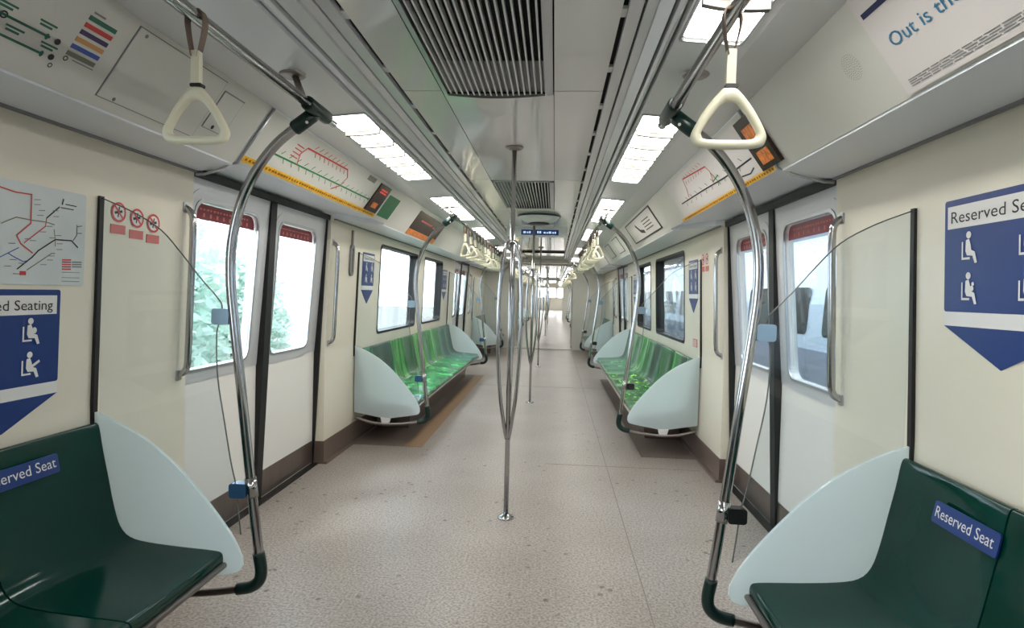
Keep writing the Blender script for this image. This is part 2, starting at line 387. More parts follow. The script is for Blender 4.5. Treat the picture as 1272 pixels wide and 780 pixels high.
car_shell(30.6, 48.0, [33.6, 40.4], [(35.6, 37.0), (37.3, 38.4), (42.6, 44)])
# centre ceiling laminate, in panels with joints
def centre_ceiling(y0, y1, joints, holes):
    b = MB()
    ys = [y0]+joints+[y1]
    for a, c in zip(ys[:-1], ys[1:]):
        for x0, x1 in ((-.391, -.24), (.204, .391)): b.box(x0, x1, a+.003, c-.003, ZC, ZC+.012)
        segs = [(a+.003, c-.003)]
        for h0, h1 in holes:
            segs = [q for p0, p1 in segs for q in ((p0, min(p1, h0)), (max(p0, h1), p1)) if q[1]-q[0] > .01] if True else segs
        for p0, p1 in segs: b.box(-.237, .2015, p0, p1, ZC, ZC+.012)
    return struct(b.build('ceiling', M['ceil']))
centre_ceiling(-2.4, 11.0, [.4, 2.335, 4.15, 5.6, 7.6, 9.4], [(.42, 2.38), (4.17, 5.5)])
centre_ceiling(11.04, 13.4, [12.2], [])
centre_ceiling(14.5, 48, [18, 22, 26, 30, 34, 40], [])
# end walls with the gangway opening
def end_wall(name, y0, y1, hw=.64, zt=1.94):
    f = lambda x, z, o: (x, y0+o, z); b = MB()
    b.plate(f, rect(-1.46, -hw, 0, 2.1), 0, y1-y0); b.plate(f, rect(hw, 1.46, 0, 2.1), 0, y1-y0); b.plate(f, rect(-hw, hw, zt, 2.1), 0, y1-y0)
    return struct(b.build(name, M['panel']))
end_wall('wall_front', 13.4, 13.5); end_wall('wall_front', 14.4, 14.5); end_wall('wall_front', 30, 30.1); end_wall('wall_front', 30.5, 30.6)
struct(MB().box(-1.46, 1.46, -2.5, -2.4, 0, 2.1).build('wall_back', M['panel']))
wf = MB(); wf.plate(lambda x, z, o: (x, 48+o, z), rect(-1.46, 1.46, 0, 2.1), 0, .1, [rrect(-.3, .3, 1.0, 1.75, .06), rrect(-1.2, -.45, 1.0, 1.75, .06), rrect(.45, 1.2, 1.0, 1.75, .06)]); struct(wf.build('wall_far', M['panel']))
for y0, y1, nm in ((13.5, 14.4, 'a'), (30.1, 30.5, 'b')):
    g = thing('gangway_bellows', 'grey pleated bellows of the gangway between '+('this car and the next' if nm == 'a' else 'the second and third cars'), 'gangway', (0, y0, 0))
    for s, side in SIDES:
        b = MB(); n = 10
        poly = []
        for i in range(n+1): poly.append((.66 if i % 2 else .70, y0+(y1-y0)*i/n))
        vs = [(s*x, y, z) for z in (0, 1.97) for x, y in poly]
        b.add(vs, [(i, i+1, n+2+i, n+1+i) for i in range(n)]); b.build('pleated_side', M['shelf'], g, False)
    MB().box(-.72, .72, y0, y1, 1.96, 2.0).build('roof_cover', M['ceil'], g)
struct(MB().box(-.391, .391, 10.99, 11.05, 2.0, 2.045).build('trim_12', M['dark']))

# ------------------------------------------------------------------ doors
ndoor = [0]
def make_door(d, s, side, detail=True):
    ndoor[0] += 1
    rt = thing('door_%d' % ndoor[0], None, None, (s*1.42, d, 0), kind='structure')
    f = doorf(s)
    for k in (-1, 1):
        a, c = (d-DW, d-.022) if k < 0 else (d+.022, d+DW)
        w0, w1 = (a+.08, c-.13) if k < 0 else (a+.075, c-.17)
        b = MB(); b.plate(f, rect(a, c, .004, .79), 0, -.04)
        b.plate(f, rect(a, c, .79, 1.75), 0, -.04, [rrect(w0, w1, .845, 1.615, .06)])
        lf = b.build('door_leaf', M['door'], rt)
        b = MB(); b.plate(f, rect(a+.002, c-.002, .80, 1.748), .003, 0, [rrect(w0-.012, w1+.012, .833, 1.627, .07)])
        b.plate(f, rrect(w0-.06, w1+.06, .785, 1.675, .11), .006, 0, [rrect(w0-.012, w1+.012, .833, 1.627, .07)])
        b.build('window_surround', M['doorg'], lf)
        b = MB(); b.plate(f, rrect(w0-.014, w1+.014, .831, 1.629, .07), .010, -.002, [rrect(w0, w1, .845, 1.615, .06)])
        b.build('window_frame', M['alu'], lf)
        b = MB(); b.plate(f, rrect(w0-.003, w1+.003, .842, 1.618, .06), -.016, -.022); b.build('glass_pane', M['wglass'], lf)
        b = MB(); b.plate(f, rect(a+.004, c-.004, .012, .165), .003, 0); b.build('kick_plate', M['kick'], lf)
        if detail:
            b = MB(); r = rrect(w0+.004, w1-.004, 1.4, 1.611, .055); r = [p for p in r if p[1] > 1.535]; r = r+[(w0+.004, 1.54), (w1-.004, 1.54)]
            r = sorted(r, key=lambda p: math.atan2(p[1]-1.56, p[0]-(w0+w1)/2))
            b.plate(f, r, -.0150, -.0158); st = b.build('warning_sticker', M['maroon'], lf)
            b = MB()
            for j in range(16):
                y = w0+.06+(w1-w0-.12)*j/16
                b.plate(f, rect(y, y+.012+.01*random.random(), 1.583, 1.592), -.0142, -.015)
                if j % 2: b.plate(f, rect(y, y+.014, 1.553, 1.571), -.0142, -.015)
            b.build('sticker_lettering', M['pink'], st)
    b = MB(); b.plate(f, rect(d-.034, d+.034, .004, 1.75), .010, -.04); b.build('centre_seal', M['black'], rt)
    b = MB()
    for e in (d-DW-.002, d+DW-.014): b.plate(f, rect(e, e+.016, .0, 1.75), .010, -.04)
    b.plate(f, rect(d-DW, d+DW, 1.716, 1.750), .026, -.04); b.build('frame_seal', M['black'], rt)
    b = MB(); b.box(min(s*1.40, s*1.452), max(s*1.40, s*1.452), d-DW, d+DW, 0, .006); b.build('sill_plate', M['black'], rt)
for s, side in SIDES:
    make_door(3.26, s, side); make_door(10.05, s, side)
for d in (17.6, 24.4):
    for s, side in SIDES: make_door(d, s, side, False)

# ------------------------------------------------------------------ windows
nw = [0]
def make_window(w0, w1, s, far=False):
    nw[0] += 1
    f = wallf(s); rt = thing('window_%d' % nw[0], None, None, (s*1.33, (w0+w1)/2, .84), kind='structure')
    b = MB(); b.plate(f, rrect(w0-.008, w1+.008, .837, 1.653, .055), .004, -.09, [rrect(w0+.014, w1-.014, .859, 1.631, .05)]); b.build('window_frame', M['black'], rt)
    b = MB(); b.plate(f, rrect(w0+.012, w1-.012, .857, 1.633, .05), -.04, -.046); b.build('glass_pane', M['wglass'], rt)
for s, side in SIDES:
    for w in WIN0+WIN1+[(19.6, 21.0), (21.3, 22.4), (26.4, 27.8), (35.6, 37.0), (37.3, 38.4)]: make_window(w[0], w[1], s)

# ------------------------------------------------------------------ benches
SEATP = [(1.352, .752), (1.338, .752), (1.328, .735), (1.315, .66), (1.296, .57), (1.275, .47), (1.252, .398), (1.215, .360), (1.15, .345), (1.04, .336), (.94, .331), (.896, .327), (.884, .320), (.880, .306), (.880, .286)]
def seat_mesh(s, y0, w, back, pan, name, parent):
    prof = smooth_path([(p[0], 0, p[1]) for p in SEATP], 3); n = len(prof); m = 8; b = MB(); g = .003
    vs = []
    for th in (0, 1):
        for i, p in enumerate(prof):
            t = (prof[min(i+1, n-1)]-prof[max(i-1, 0)]).normalized(); nn = Vector((t.z, 0, -t.x))      # outward = below/behind
            if nn.dot(Vector((1, 0, -1))) < 0: nn = -nn
            dp = min(1, max(0, (i-3)/6))*min(1, max(0, (n-4-i)/8))
            for k in range(m+1):
                u = k/m; q = p+nn*(th*.012+.010*dp*math.sin(math.pi*u)**1.5*(1))
                vs.append((s*q.x, y0+g+(w-2*g)*u, q.z))
    S = n*(m+1); fs = []
    idx = lambda th, i, k: th*S+i*(m+1)+k
    mi = []
    for i in range(n-1):
        for k in range(m):
            fs.append((idx(0, i, k), idx(0, i, k+1), idx(0, i+1, k+1), idx(0, i+1, k))); mi.append(0 if i < n*.47 else 1)
            fs.append((idx(1, i, k), idx(1, i+1, k), idx(1, i+1, k+1), idx(1, i, k+1))); mi.append(0)
    b.add(vs, fs, True); b.mi = mi
    for k in (0, m):
        for i in range(n-1): b.add([vs[j] for j in (idx(0, i, k), idx(0, i+1, k), idx(1, i+1, k), idx(1, i, k))], [(0, 1, 2, 3)])
    for i in (0, n-1):
        for k in range(m): b.add([vs[j] for j in (idx(0, i, k), idx(0, i, k+1), idx(1, i, k+1), idx(1, i, k))], [(0, 1, 2, 3)])
    o = b.build(name, [back, pan], parent)
    return o
def make_bench(s, y0, n, w, mats, label, group=None):
    rt = thing('bench', label, 'bench', (s*1.1, y0, 0))
    for k in range(n):
        bk, pn = mats(k); seat_mesh(s, y0+k*w, w, bk, pn, 'seat_shell', rt)
    y1 = y0+n*w
    b = MB(); b.extrude_y([(s*.878, .282), (s*.878, .302), (s*.92, .318), (s*1.22, .335), (s*1.24, .32), (s*.93, .282)], y0+.01, y1-.01); b.build('seat_frame', M['seatlip'], rt)
    b = MB(); b.tube([(s*.872, y0+.01, .284), (s*.872, y1-.01, .284)], .010, 10); b.build('front_rail', M['steel2'], rt)
    b = MB(); b.extrude_y([(s*1.05, .0), (s*1.02, .283), (s*1.345, .283), (s*1.345, 0)], y0+.55, y1-.12); b.build('base_box', M['kick'], rt)
    return rt
def near_mats(k): return M['seatd'], M['seatd']
BN = {}
for s, side in SIDES:
    BN[s] = make_bench(s, -2.07, 9, 4.0/9, near_mats, 'dark green moulded bench in the %s foreground with a blue reserved seat sticker' % side)
LB = ['sb_dark', 'sb_dark', 'sb_bright', 'sb_mid', 'sb_bright', 'sb_mid', 'sb_bright', 'sb_dark', 'sb_dark']
LP = ['sp_teal', 'sp_green', 'sp_green', 'sp_green', 'sp_green', 'sp_green', 'sp_green', 'sp_teal', 'sp_teal']
RB = ['sb_dark', 'sb_mid', 'sb_mid', 'sb_dark', 'sb_mid', 'sb_bright', 'sb_mid', 'sb_bright', 'sb_dark']
RP = ['sp_dull', 'sp_grass', 'sp_grass', 'sp_grass', 'sp_grass', 'sp_dull', 'sp_dull', 'sp_dull', 'sp_dull']
BM = {}
BM[-1] = make_bench(-1, 4.67, 9, .4511, lambda k: (M[LB[k]], M[LP[k]]), 'long leaf-patterned green bench under the bright left windows')
BM[1] = make_bench(1, 4.67, 9, .4511, lambda k: (M[RB[k]], M[RP[k]]), 'long grass-patterned green bench under the dark right windows')
for s, side in SIDES:
    make_bench(s, 11.47, 4, .4511, lambda k: (M['sb_dark'], M['sp_teal']), 'short green bench on the %s at the far end of the car' % side)
# reserved seat stickers on the near benches (parts of the bench)
def backf(s):      # on the backrest, b along z
    def fn(y, z, o):
        t = (z-.57)/(.735-.57); x = 1.296+(1.328-1.296)*t
        return (s*(x-.004-o*1.0), y, z+o*.2)
    return fn
for s, side, y0, y1, z0, z1 in ((-1, 'left', 1.53, 1.735, .642, .700), (1, 'right', 1.48, 1.725, .630, .690)):
    seats = [c for c in kids(BN[s]) if c.name.startswith('seat_shell')]
    sh = seats[-1]
    if s > 0: ya, yb = y1-.012, y0+.015
    else: ya, yb = y0-.02+.012, y1-.012
    b = MB(); b.plate(backf(s), rrect(min(y0, y1)-(.06 if s < 0 else 0), y1, z0, z1, .008), .0045, .0)
    st = b.build('reserved_seat_sticker', M['blue'], BN[s])
    b = MB(); put_text(b, 'Reserved Seat', backf(s), (ya-.045 if s < 0 else ya), yb, z0+.018, .030, off=.0055); b.build('sticker_lettering', M['white'], st)

# ------------------------------------------------------------------ draught screens with poles
FROST_TOP = [(1.36, .785), (1.29, .757), (1.18, .70), (1.075, .62), (.995, .54), (.917, .45), (.855, .365), (.824, .302)]
FROST_BOT = [(.822, .272), (.838, .250), (.90, .236), (1.0, .220), (1.09, .208), (1.2, .222), (1.36, .250)]
GLASS_E = [(1.342, 1.53), (1.225, 1.482), (1.125, 1.423), (1.05, 1.343), (.985, 1.265), (.925, 1.20), (.905, 1.165), (.918, 1.10), (.924, 1.06), (.918, .92), (.893, .77), (.868, .63), (.848, .545), (.842, .48), (.830, .38)]
POLE = [(.585, 1.824), (.657, 1.771), (.717, 1.722), (.772, 1.657), (.821, 1.572), (.855, 1.476), (.874, 1.367), (.875, 1.25), (.860, 1.10), (.836, .90), (.811, .685), (.786, .48), (.762, .30)]
RAILB = [(.756, .262), (.762, .225), (.79, .20), (.84, .188), (.92, .174), (1.02, .163), (1.13, .160), (1.25, .175), (1.352, .205)]
def make_screen(y, s, side, where, glassy=True):
    dark = s > 0
    rt = thing('draught_screen', 'frosted and clear draught screen at %s' % where, 'screen', (s*1.2, y, 0))
    f = lambda x, z, o: (s*x, y+o, z)
    top = [(p.x, p.z) for p in smooth_path([(a, 0, b) for a, b in FROST_TOP], 4)]; bot = [(p.x, p.z) for p in smooth_path([(a, 0, b) for a, b in FROST_BOT], 3)]
    b = MB(); b.plate(f, top+bot, -.006, .006); fp = b.build('frosted_panel', M['frost'], rt)
    if glassy:
        ge = [(p.x, p.z) for p in smooth_path([(a, 0, b) for a, b in GLASS_E], 4)]
        low = [p for p in top if p[1] <= .78 and p[0] < 1.36]
        low = [(1.345, .781)]+[p for p in low if p[1] > .385]
        b = MB(); b.plate(f, ge+low[::-1], -.003, .003); gp = b.build('glass_pane', M['glass'], rt)
        b = MB(); b.tube([f(a, c, 0) for a, c in ge], .0023, 6); b.build('glass_edge', M['edge'], gp)
        b = MB(); b.plate(f, [(1.385, .70), (1.355, 1.535), (1.336, 1.535), (1.363, .70)], -.012, .008); b.build('wall_gasket', M['black'], rt)
        c1, c2 = (M['clampb'], M['clampk']) if dark else (M['clampb'], M['clampd'])
        b = MB(); b.plate(f, rrect(.875, .935, 1.105, 1.160, .01), -.014, .014); b.build('glass_clamp', c1, rt)
        b = MB(); b.plate(f, rrect(.806, .866, .512, .562, .01), -.018, .018); b.build('glass_clamp', c2, rt)
    b = MB(); b.plate(f, [(1.06, .212), (1.14, .212), (1.13, .165), (1.07, .165)], -.009, .009); b.build('foot_clip', M['white'], rt)
    return rt
def make_pole(y, s, side, where, tip):
    rt = thing('grab_pole', 'bowed steel grab pole at %s' % where, 'pole', (s*.8, y, 0))
    P = smooth_path([(s*a, y, b) for a, b in POLE], 6)
    b = MB(); b.tube(P, .0165, 14); b.build('pole', M['steel'], rt)
    d = (P[5]-P[0]).normalized()
    b = MB(); b.tube([P[0]-d*.012, P[0]+d*.012, P[0]+d*.013, P[0]+d*.088, P[0]+d*.095], [.020, .022, .0245, .0245, .020], 14)
    c = Vector((s*.58, y, 1.83))
    b.tube([c+Vector((0, -.088, 0)), c+Vector((0, -.08, 0)), c+Vector((0, .075, 0)), c+Vector((0, .09, 0))], [.020, .0235, .0235, .019], 14)
    cp = b.build('top_coupling', M['blackp'], rt)
    b = MB(); q = P[0]+d*.05; b.tube([q+Vector((s*-.018, -.019, -.008)), q+Vector((s*-.02, -.026, -.010))], .005, 8); b.build('set_screw', M['white'], cp)
    R = smooth_path([(s*a, y, b) for a, b in [(.766, .32)]+RAILB], 5)
    k = 21
    b = MB(); b.tube(R[:k], .0205, 14); b.build('foot_elbow', M['blackp'], rt)
    b = MB(); b.tube(R[k-2:], .0135, 12); b.build('foot_rail', M['steel2'], rt)
    b = MB(); z = .537; i = min(range(len(P)), key=lambda j: abs(P[j].z-z)); b.tube([P[i-1], P[i+1]], .0195, 14); b.build('clamp_ring', M['steel'], rt)
    return rt
WH = {1.95: 'the far end of the %s foreground bench', 4.655: 'the near end of the %s middle bench', 8.745: 'the far end of the %s middle bench', 11.455: 'the near end of the %s far bench'}
for y in (1.95, 4.655, 8.745, 11.455):
    for s, side in SIDES:
        make_screen(y, s, side, WH[y] % side); make_pole(y, s, side, WH[y] % side, y)

# ------------------------------------------------------------------ overhead rails and hand straps
def make_rail(s, y0, y1, label, posts):
    rt = thing('overhead_rail', label, 'rail', (s*.58, y0, 1.83))
    b = MB(); b.tube([(s*.58, y0, 1.83), (s*.58, y0+.006, 1.83), (s*.58, y1-.006, 1.83), (s*.58, y1, 1.83)], [.010, .0155, .0155, .010], 14); b.build('rail', M['steel'], rt)
    for p in posts:
        b = MB(); b.tube([(s*.60, p, 1.836), (s*.64, p, 1.935)], .011, 10)
        b.lathe([(.0, 1.924), (.036, 1.924), (.042, 1.929), (.042, 1.936)], s*.645, p); b.build('ceiling_post', M['steel2'], rt)
    return rt
for s, side in SIDES:
    make_rail(s, -2.0, 2.10, 'long steel overhead rail above the %s foreground' % side, (-.9, 1.90))
    make_rail(s, 4.55, 8.85, 'long steel overhead rail above the %s middle bench' % side, (4.75, 8.65))
    make_rail(s, 11.35, 13.3, 'short steel overhead rail above the %s far bench' % side, (11.55,))
def make_strap(s, y, label, group=None, tilt=0):
    x = s*.58
    rt = thing('hand_strap', label, 'hand strap', (x, y, 1.83), group)
    b = MB()
    for k in (-1, 1):                                              # webbing loop round the rail
        pts = [(-.004, .018), (-.018*1.0, .006), (-.020, -.02), (-.008, -.085)] if k < 0 else [(-.004, .018), (.012, .014), (.019, -.005), (.018, -.03), (.004, -.085)]
        pts = [(p.x, p.z) for p in smooth_path([(a, 0, c) for a, c in pts], 4)]
        ofs = -.011 if k < 0 else .006
        vs = []
        for a, c in pts:
            for yy in (-.010, .010): vs.append((x+a, y+ofs*.3+yy, 1.83+c))
        for a, c in pts:
            for yy in (-.010, .010): vs.append((x+a*.86, y+ofs*.3+yy, 1.83+c-.003))
        n = len(pts); fs = []
        for i in range(n-1):
            a = 2*i; fs += [(a, a+1, a+3, a+2), (2*n+a, 2*n+a+2, 2*n+a+3, 2*n+a+1), (a, a+2, 2*n+a+2, 2*n+a), (a+1, 2*n+a+1, 2*n+a+3, a+3)]
        b.add(vs, fs)
    b.build('webbing', M['strap'], rt)
    b = MB(); b.plate(lambda a, c, o: (x+a, y+o, 1.83+c), rrect(-.0095, .0095, -.148, -.074, .003), -.007, .007); b.build('sleeve', M['handle'], rt)
    b = MB(); b.plate(lambda a, c, o: (x+a, y+o, 1.83+c), rrect(-.011, .016, -.154, -.146, .003), -.008, .008); b.build('buckle', M['clampk'], rt)
    # triangular ring
    out = [(p.x, p.z) for p in smooth_path([(0, 0, -.150), (.015, 0, -.156), (.044, 0, -.194), (.067, 0, -.238), (.070, 0, -.258), (.056, 0, -.273), (0, 0, -.277), (-.056, 0, -.273), (-.070, 0, -.258), (-.067, 0, -.238), (-.044, 0, -.194), (-.015, 0, -.156), (0, 0, -.150)], 4)][:-1]
    inn = [(p.x, p.z) for p in smooth_path([(0, 0, -.182), (.014, 0, -.186), (.033, 0, -.211), (.049, 0, -.239), (.050, 0, -.249), (.041, 0, -.256), (0, 0, -.257), (-.041, 0, -.256), (-.050, 0, -.249), (-.049, 0, -.239), (-.033, 0, -.211), (-.014, 0, -.186), (0, 0, -.182)], 4)][:-1]
    n = len(out); b = MB(); rings = []
    mid = lambda t: [((o[0]+(i[0]-o[0])*t)*1.1, -.15+((o[1]+(i[1]-o[1])*t)+.15)*1.03) for o, i in zip(out, inn)]
    for t, o in ((0, 0), (.12, .007), (.35, .010), (.65, .010), (.88, .007), (1, 0), (.88, -.007), (.65, -.010), (.35, -.010), (.12, -.007)):
        rings.append([(x+a, y+o, 1.83+c) for a, c in mid(t)])
    vs = [p for r in rings for p in r]; R = len(rings)
    b.add(vs, [(r*n+i, r*n+(i+1) % n, ((r+1) % R)*n+(i+1) % n, ((r+1) % R)*n+i) for r in range(R) for i in range(n)], True)
    b.build('handle', M['handle'], rt)
    if tilt: rt.rotation_euler = (0, 0, tilt)
    return rt
S0 = make_strap(-1, 1.28, 'cream triangular hand strap hanging nearest on the left')
S1 = make_strap(1, 1.28, 'cream triangular hand strap hanging nearest on the right')
for s, side, src in ((-1, 'left', S0), (1, 'right', S1)):
    for y in [5.25+.30*i for i in range(12)]:
        c = copy_tree(src, (0, y-1.28, 0), 'cream hand strap in the row above the %s middle bench' % side, 'hand straps above the %s middle bench' % side)
        c.rotation_euler = (0, random.uniform(-.12, .12), random.uniform(-.9, .9))
    for y in [11.7+.3*i for i in range(5)]:
        copy_tree(src, (0, y-1.28, 0), 'cream hand strap in the row above the %s far bench' % side, 'hand straps above the %s far bench' % side)

# ------------------------------------------------------------------ centre poles
def make_centre(x0, y, label):
    rt = thing('centre_pole', label, 'pole', (x0, y, 0))
    b = MB(); b.tube([(x0, y, .012), (x0-.002, y, 1.0), (x0-.004, y, 2.02)], .0135, 14); b.build('pole', M['steel'], rt)
    for k in range(3):
        a = math.radians(86+120*k); r = .070
        P = smooth_path([(x0+math.cos(a)*q*r-.002, y+math.sin(a)*q*r, z) for q, z in ((.10, .44), (.34, .52), (.78, .72), (1, .96), (1, 1.18), (.84, 1.36), (.62, 1.47), (.42, 1.505), (.1, 1.52))], 5)
        b = MB(); b.tube(P, .0100, 10); b.build('strand', M['steel'], rt)
    b = MB(); b.lathe([(.0, .022), (.018, .022), (.026, .014), (.04, .011), (.046, .004), (.046, 0), (0, 0)], x0, y, 24); b.build('base_flange', M['steel'], rt)
    b = MB(); b.lathe([(.0, 2.006), (.02, 2.008), (.044, 2.016), (.048, 2.027), (0, 2.027)], x0-.004, y, 24); b.build('ceiling_flange', M['steel2'], rt)
    return rt
make_centre(-.006, 3.22, 'nearest three-strand steel pole standing in the aisle centre')
make_centre(-.02, 6.72, 'second three-strand steel pole down the aisle, between the middle benches')
make_centre(-.02, 10.05, 'third three-strand steel pole down the aisle, between the far doors')

# ------------------------------------------------------------------ ceiling lights
def make_light(s, y0, y1, label, group=None):
    rt = thing('ceiling_light', label, 'light', (s*.62, y0, 1.93), group)
    shelf = lambda x: 1.942-(x-.538)*.084
    f = lambda x, y, o: (s*x, y, shelf(x)-o)
    b = MB(); b.plate(f, rrect(.544, .714, y0-.02, y1+.02, .012), .006, -.006, [rrect(.550, .708, y0-.012, y1+.012, .012)]); b.build('light_frame', M['alu'], rt)
    n = 6; w = (y1-y0)/n
    for k in range(n):
        b = MB(); a = y0+k*w
        vs = []
        for i in range(7):
            yy = a+.008+(w-.016)*i/6; bulge = .010*math.sin(math.pi*i/6)**.5+.003
            for x in (.552, .560, .698, .706): vs.append(f(x, yy, bulge if x in (.560, .698) else .0))
        b.add(vs, [(i*4+j, i*4+j+1, i*4+j+5, i*4+j+4) for i in range(6) for j in range(3)]); b.build('diffuser', M['lampw'], rt, True)
        if k:
            b = MB(); b.plate(lambda x, y, o: f(x, y+.012*math.sin(math.pi*(x-.552)/.154), o), [(.552+.154*i/8, a-.009) for i in range(9)]+[(.706-.154*i/8, a+.009) for i in range(9)], .021, 0); b.build('divider', M['divider'], rt)
    return rt
for s, side in SIDES:
    make_light(s, 2.35, 3.64, 'lit six-panel ceiling light above the near %s door' % side)
    make_light(s, 4.35, 5.64, 'lit ceiling light above the near part of the %s middle bench' % side)
    make_light(s, 6.35, 7.55, 'lit ceiling light above the far part of the %s middle bench' % side)
    make_light(s, 8.9, 10.1, 'lit ceiling light above the far %s door' % side)
    make_light(s, 11.3, 12.5, 'lit ceiling light above the %s far bench' % side)
    make_light(s, -1.7, -.4, 'added unseen fill light behind the viewer on the %s' % side)  # fill lamps added out of view to brighten the near end
make_light(1, .36, 1.65, 'lit ceiling light above the right foreground rail')
for s, side in SIDES:
    for y in (15.5, 18.5, 21.5, 24.5, 27.5, 33, 37, 41, 45): make_light(s, y, y+1.6, 'lit ceiling light in a farther car on the %s' % side, 'ceiling lights of the farther %s side' % side)

# ------------------------------------------------------------------ grilles, diffuser and train sign on the ceiling
def make_grille(y0, y1, label, dk):
    rt = thing('air_grille', label, 'grille', (-.02, y0, ZC))
    b = MB()
    b.box(-.234, -.218, y0, y1, ZC-.004, ZC+.010); b.box(.168, .199, y0, y1, ZC-.004, ZC+.010); b.box(-.234, .199, y0, y0+.02, ZC-.004, ZC+.010); b.build('grille_frame', M['alu'], rt)
    b = MB(); n = 17
    for k in range(n):
        x = -.214+(.166+.214)*(k+.5)/n; u = (k+.5)/n*2-1; b.box(x-.0028, x+.0028, y0+.02, y1-.005-.03*u*u, ZC-.006, ZC+.018)
    b.build('slats', M['shelf'], rt)
    b = MB(); b.add([(-.218, y1, ZC+.004), (.168, y1, ZC+.004), (.168, y1-.30, ZC+.017), (-.218, y1-.30, ZC+.017)], [(0, 1, 2, 3)]); b.build('back_deflector', M['grey'] if not dk else M['dark'], rt, True)
    pts = [(-.218+(.386)*i/12, y1-.004+.034*math.sin(math.pi*i/12)) for i in range(13)]
    b = MB(); b.plate(lambda x, y, o: (x, y, ZC-o), pts+[(.168, y1-.03), (-.218, y1-.03)], .005, .0); b.build('end_lip', M['black'], rt)
    return rt
make_grille(.44, 2.38, 'large slatted air grille in the ceiling, nearest', False)
make_grille(4.19, 5.46, 'smaller dark air grille farther along the ceiling', True)
b = MB(); b.lathe([(.21, 2.027), (.205, 2.010), (.185, 1.988), (.15, 1.966), (.10, 1.950), (0, 1.946)], .05, 6.0, 28)
df = b.build('air_diffuser', M['shelf']); tag(df, 'shallow round grey diffuser under the ceiling beside the smaller grille', 'diffuser')
b = MB(); b.lathe([(.212, 2.026), (.222, 2.018), (.212, 2.008)], .05, 6.0, 28); b.build('rim', M['blackp'], df)
b = MB(); b.lathe([(.10, 1.951), (.112, 1.944), (.085, 1.940), (0, 1.938)], .05, 6.0, 28); b.build('hub', M['ink'], df)
sg = thing('destination_sign', 'dark blue destination sign with white lettering on a ceiling crossbeam', 'sign', (.03, 7.0, 1.97))
MB().box(-.36, .36, 7.0, 7.10, 1.915, 2.03).build('sign_casing', M['shelf'], sg)
scr = MB().box(-.185, .255, 6.99, 7.0, 1.932, 1.992).build('display', M['ledblue'], sg)
b = MB(); x = -.16
for wd, hg in ((.05, 1), (.03, .8), (.03, 1), (0, 0), (.035, .9), (0, 0), (.03, 1.1), (.035, 1.1), (0, 0), (.04, .8), (.03, .7), (.05, 1), (.03, .8), (.03, .9)):
    if wd: b.box(x, x+wd*.6, 6.987, 6.99, 1.95, 1.95+.024*hg)
    x += wd*.85 if wd else .02
b.build('lettering', M['ledtext'], scr)

# ------------------------------------------------------------------ wall signs and maps
def pictogram(b, f, y, z, w, h, d, v):
    """seated figure; d=+1 when reading direction is +Y"""
    X = lambda a: y+d*a*w
    disc(b, f, X(.48), z+h*.90, w*.13, w*.13)
    b.add([f(X(a), z+h*c, .0015) for a, c in ((.34, .74), (.50, .78), (.58, .60), (.62, .42), (.80, .36), (.92, .02), (.80, .0), (.68, .24), (.40, .26), (.32, .40))], [tuple(range(10))])
    b.add([f(X(a), z+h*c, .0015) for a, c in ((.12, .70), (.19, .70), (.19, .20), (.55, .20), (.55, .13), (.12, .13))], [(0, 1, 2, 5), (2, 3, 4, 5)])
    if v == 1: disc(b, f, X(.66), z+h*.54, w*.11, w*.13)
    if v == 2: disc(b, f, X(.66), z+h*.50, w*.10, w*.10); disc(b, f, X(.72), z+h*.64, w*.07, w*.07)
    if v == 3: stroke(b, f, [(X(.60), z+h*.45), (X(.92), z+h*.62)], .008)
def reserved_sign(s, y0, y1, zt, zb, ztr, ztip, label, head='Reserved Seating', rows=2):
    f = wallf(s); w = y1-y0; d = -s; rt = thing('reserved_seating_sign', label, 'sign', (s*1.32, y0, zb))
    b = MB(); b.plate(f, rrect(y0, y1, zb, zt, .008), .0035, -.004); b.build('sign_panel', M['blue'], rt)
    hh = (zt-zb)*.20
    b = MB(); b.plate(f, rect(y0+.014, y1-.014, zt-.018-hh, zt-.018), .0048, .0034); hd = b.build('header_band', M['white'], rt)
    ya, yb = (y1-.03, y0+.03) if s > 0 else (y0+.03, y1-.03)
    b = MB(); put_text(b, head, f, ya, yb, zt-.018-hh*.76, hh*.52, off=.0056); b.build('lettering', M['ink'], hd)
    ph = (zt-zb-hh-.018)/2
    g = lambda a, c, o: f(a, c, o+.0038)
    for r in range(2):
        for c in range(2):
            b = MB(); yc = ya+(-1 if s > 0 else 1)*(.035+c*(w*.46)); pictogram(b, g, yc, zb+.022+(1-r)*ph*.95, .075, ph*.74, d, r*2+c)
            b.build('pictogram', M['white'], rt)
    b = MB(); b.plate(f, rect(y0, y1, ztr, zb), .0034, -.004); b.build('white_band', M['white'], rt)
    b = MB(); b.plate(f, [(y0, ztr), (y1, ztr), ((y0+y1)/2, ztip)], .0034, -.004); b.build('pointer', M['blue'], rt)
    return rt
reserved_sign(-1, 1.41, 1.795, 1.211, .918, .880, .786, 'blue reserved seating sign above the left foreground bench')
reserved_sign(1, 1.36, 1.80, 1.532, 1.218, 1.178, 1.074, 'blue reserved seating sign above the right foreground bench')
for s, side in SIDES:
    reserved_sign(s, 8.24, 8.56, 1.545, 1.27, 1.235, 1.12, 'small blue reserved seating sign past the second %s middle window' % side)
    reserved_sign(s, 4.76, 5.07, 1.545, 1.27, 1.235, 1.12, 'small blue reserved seating sign between the near screen and first %s middle window' % side)
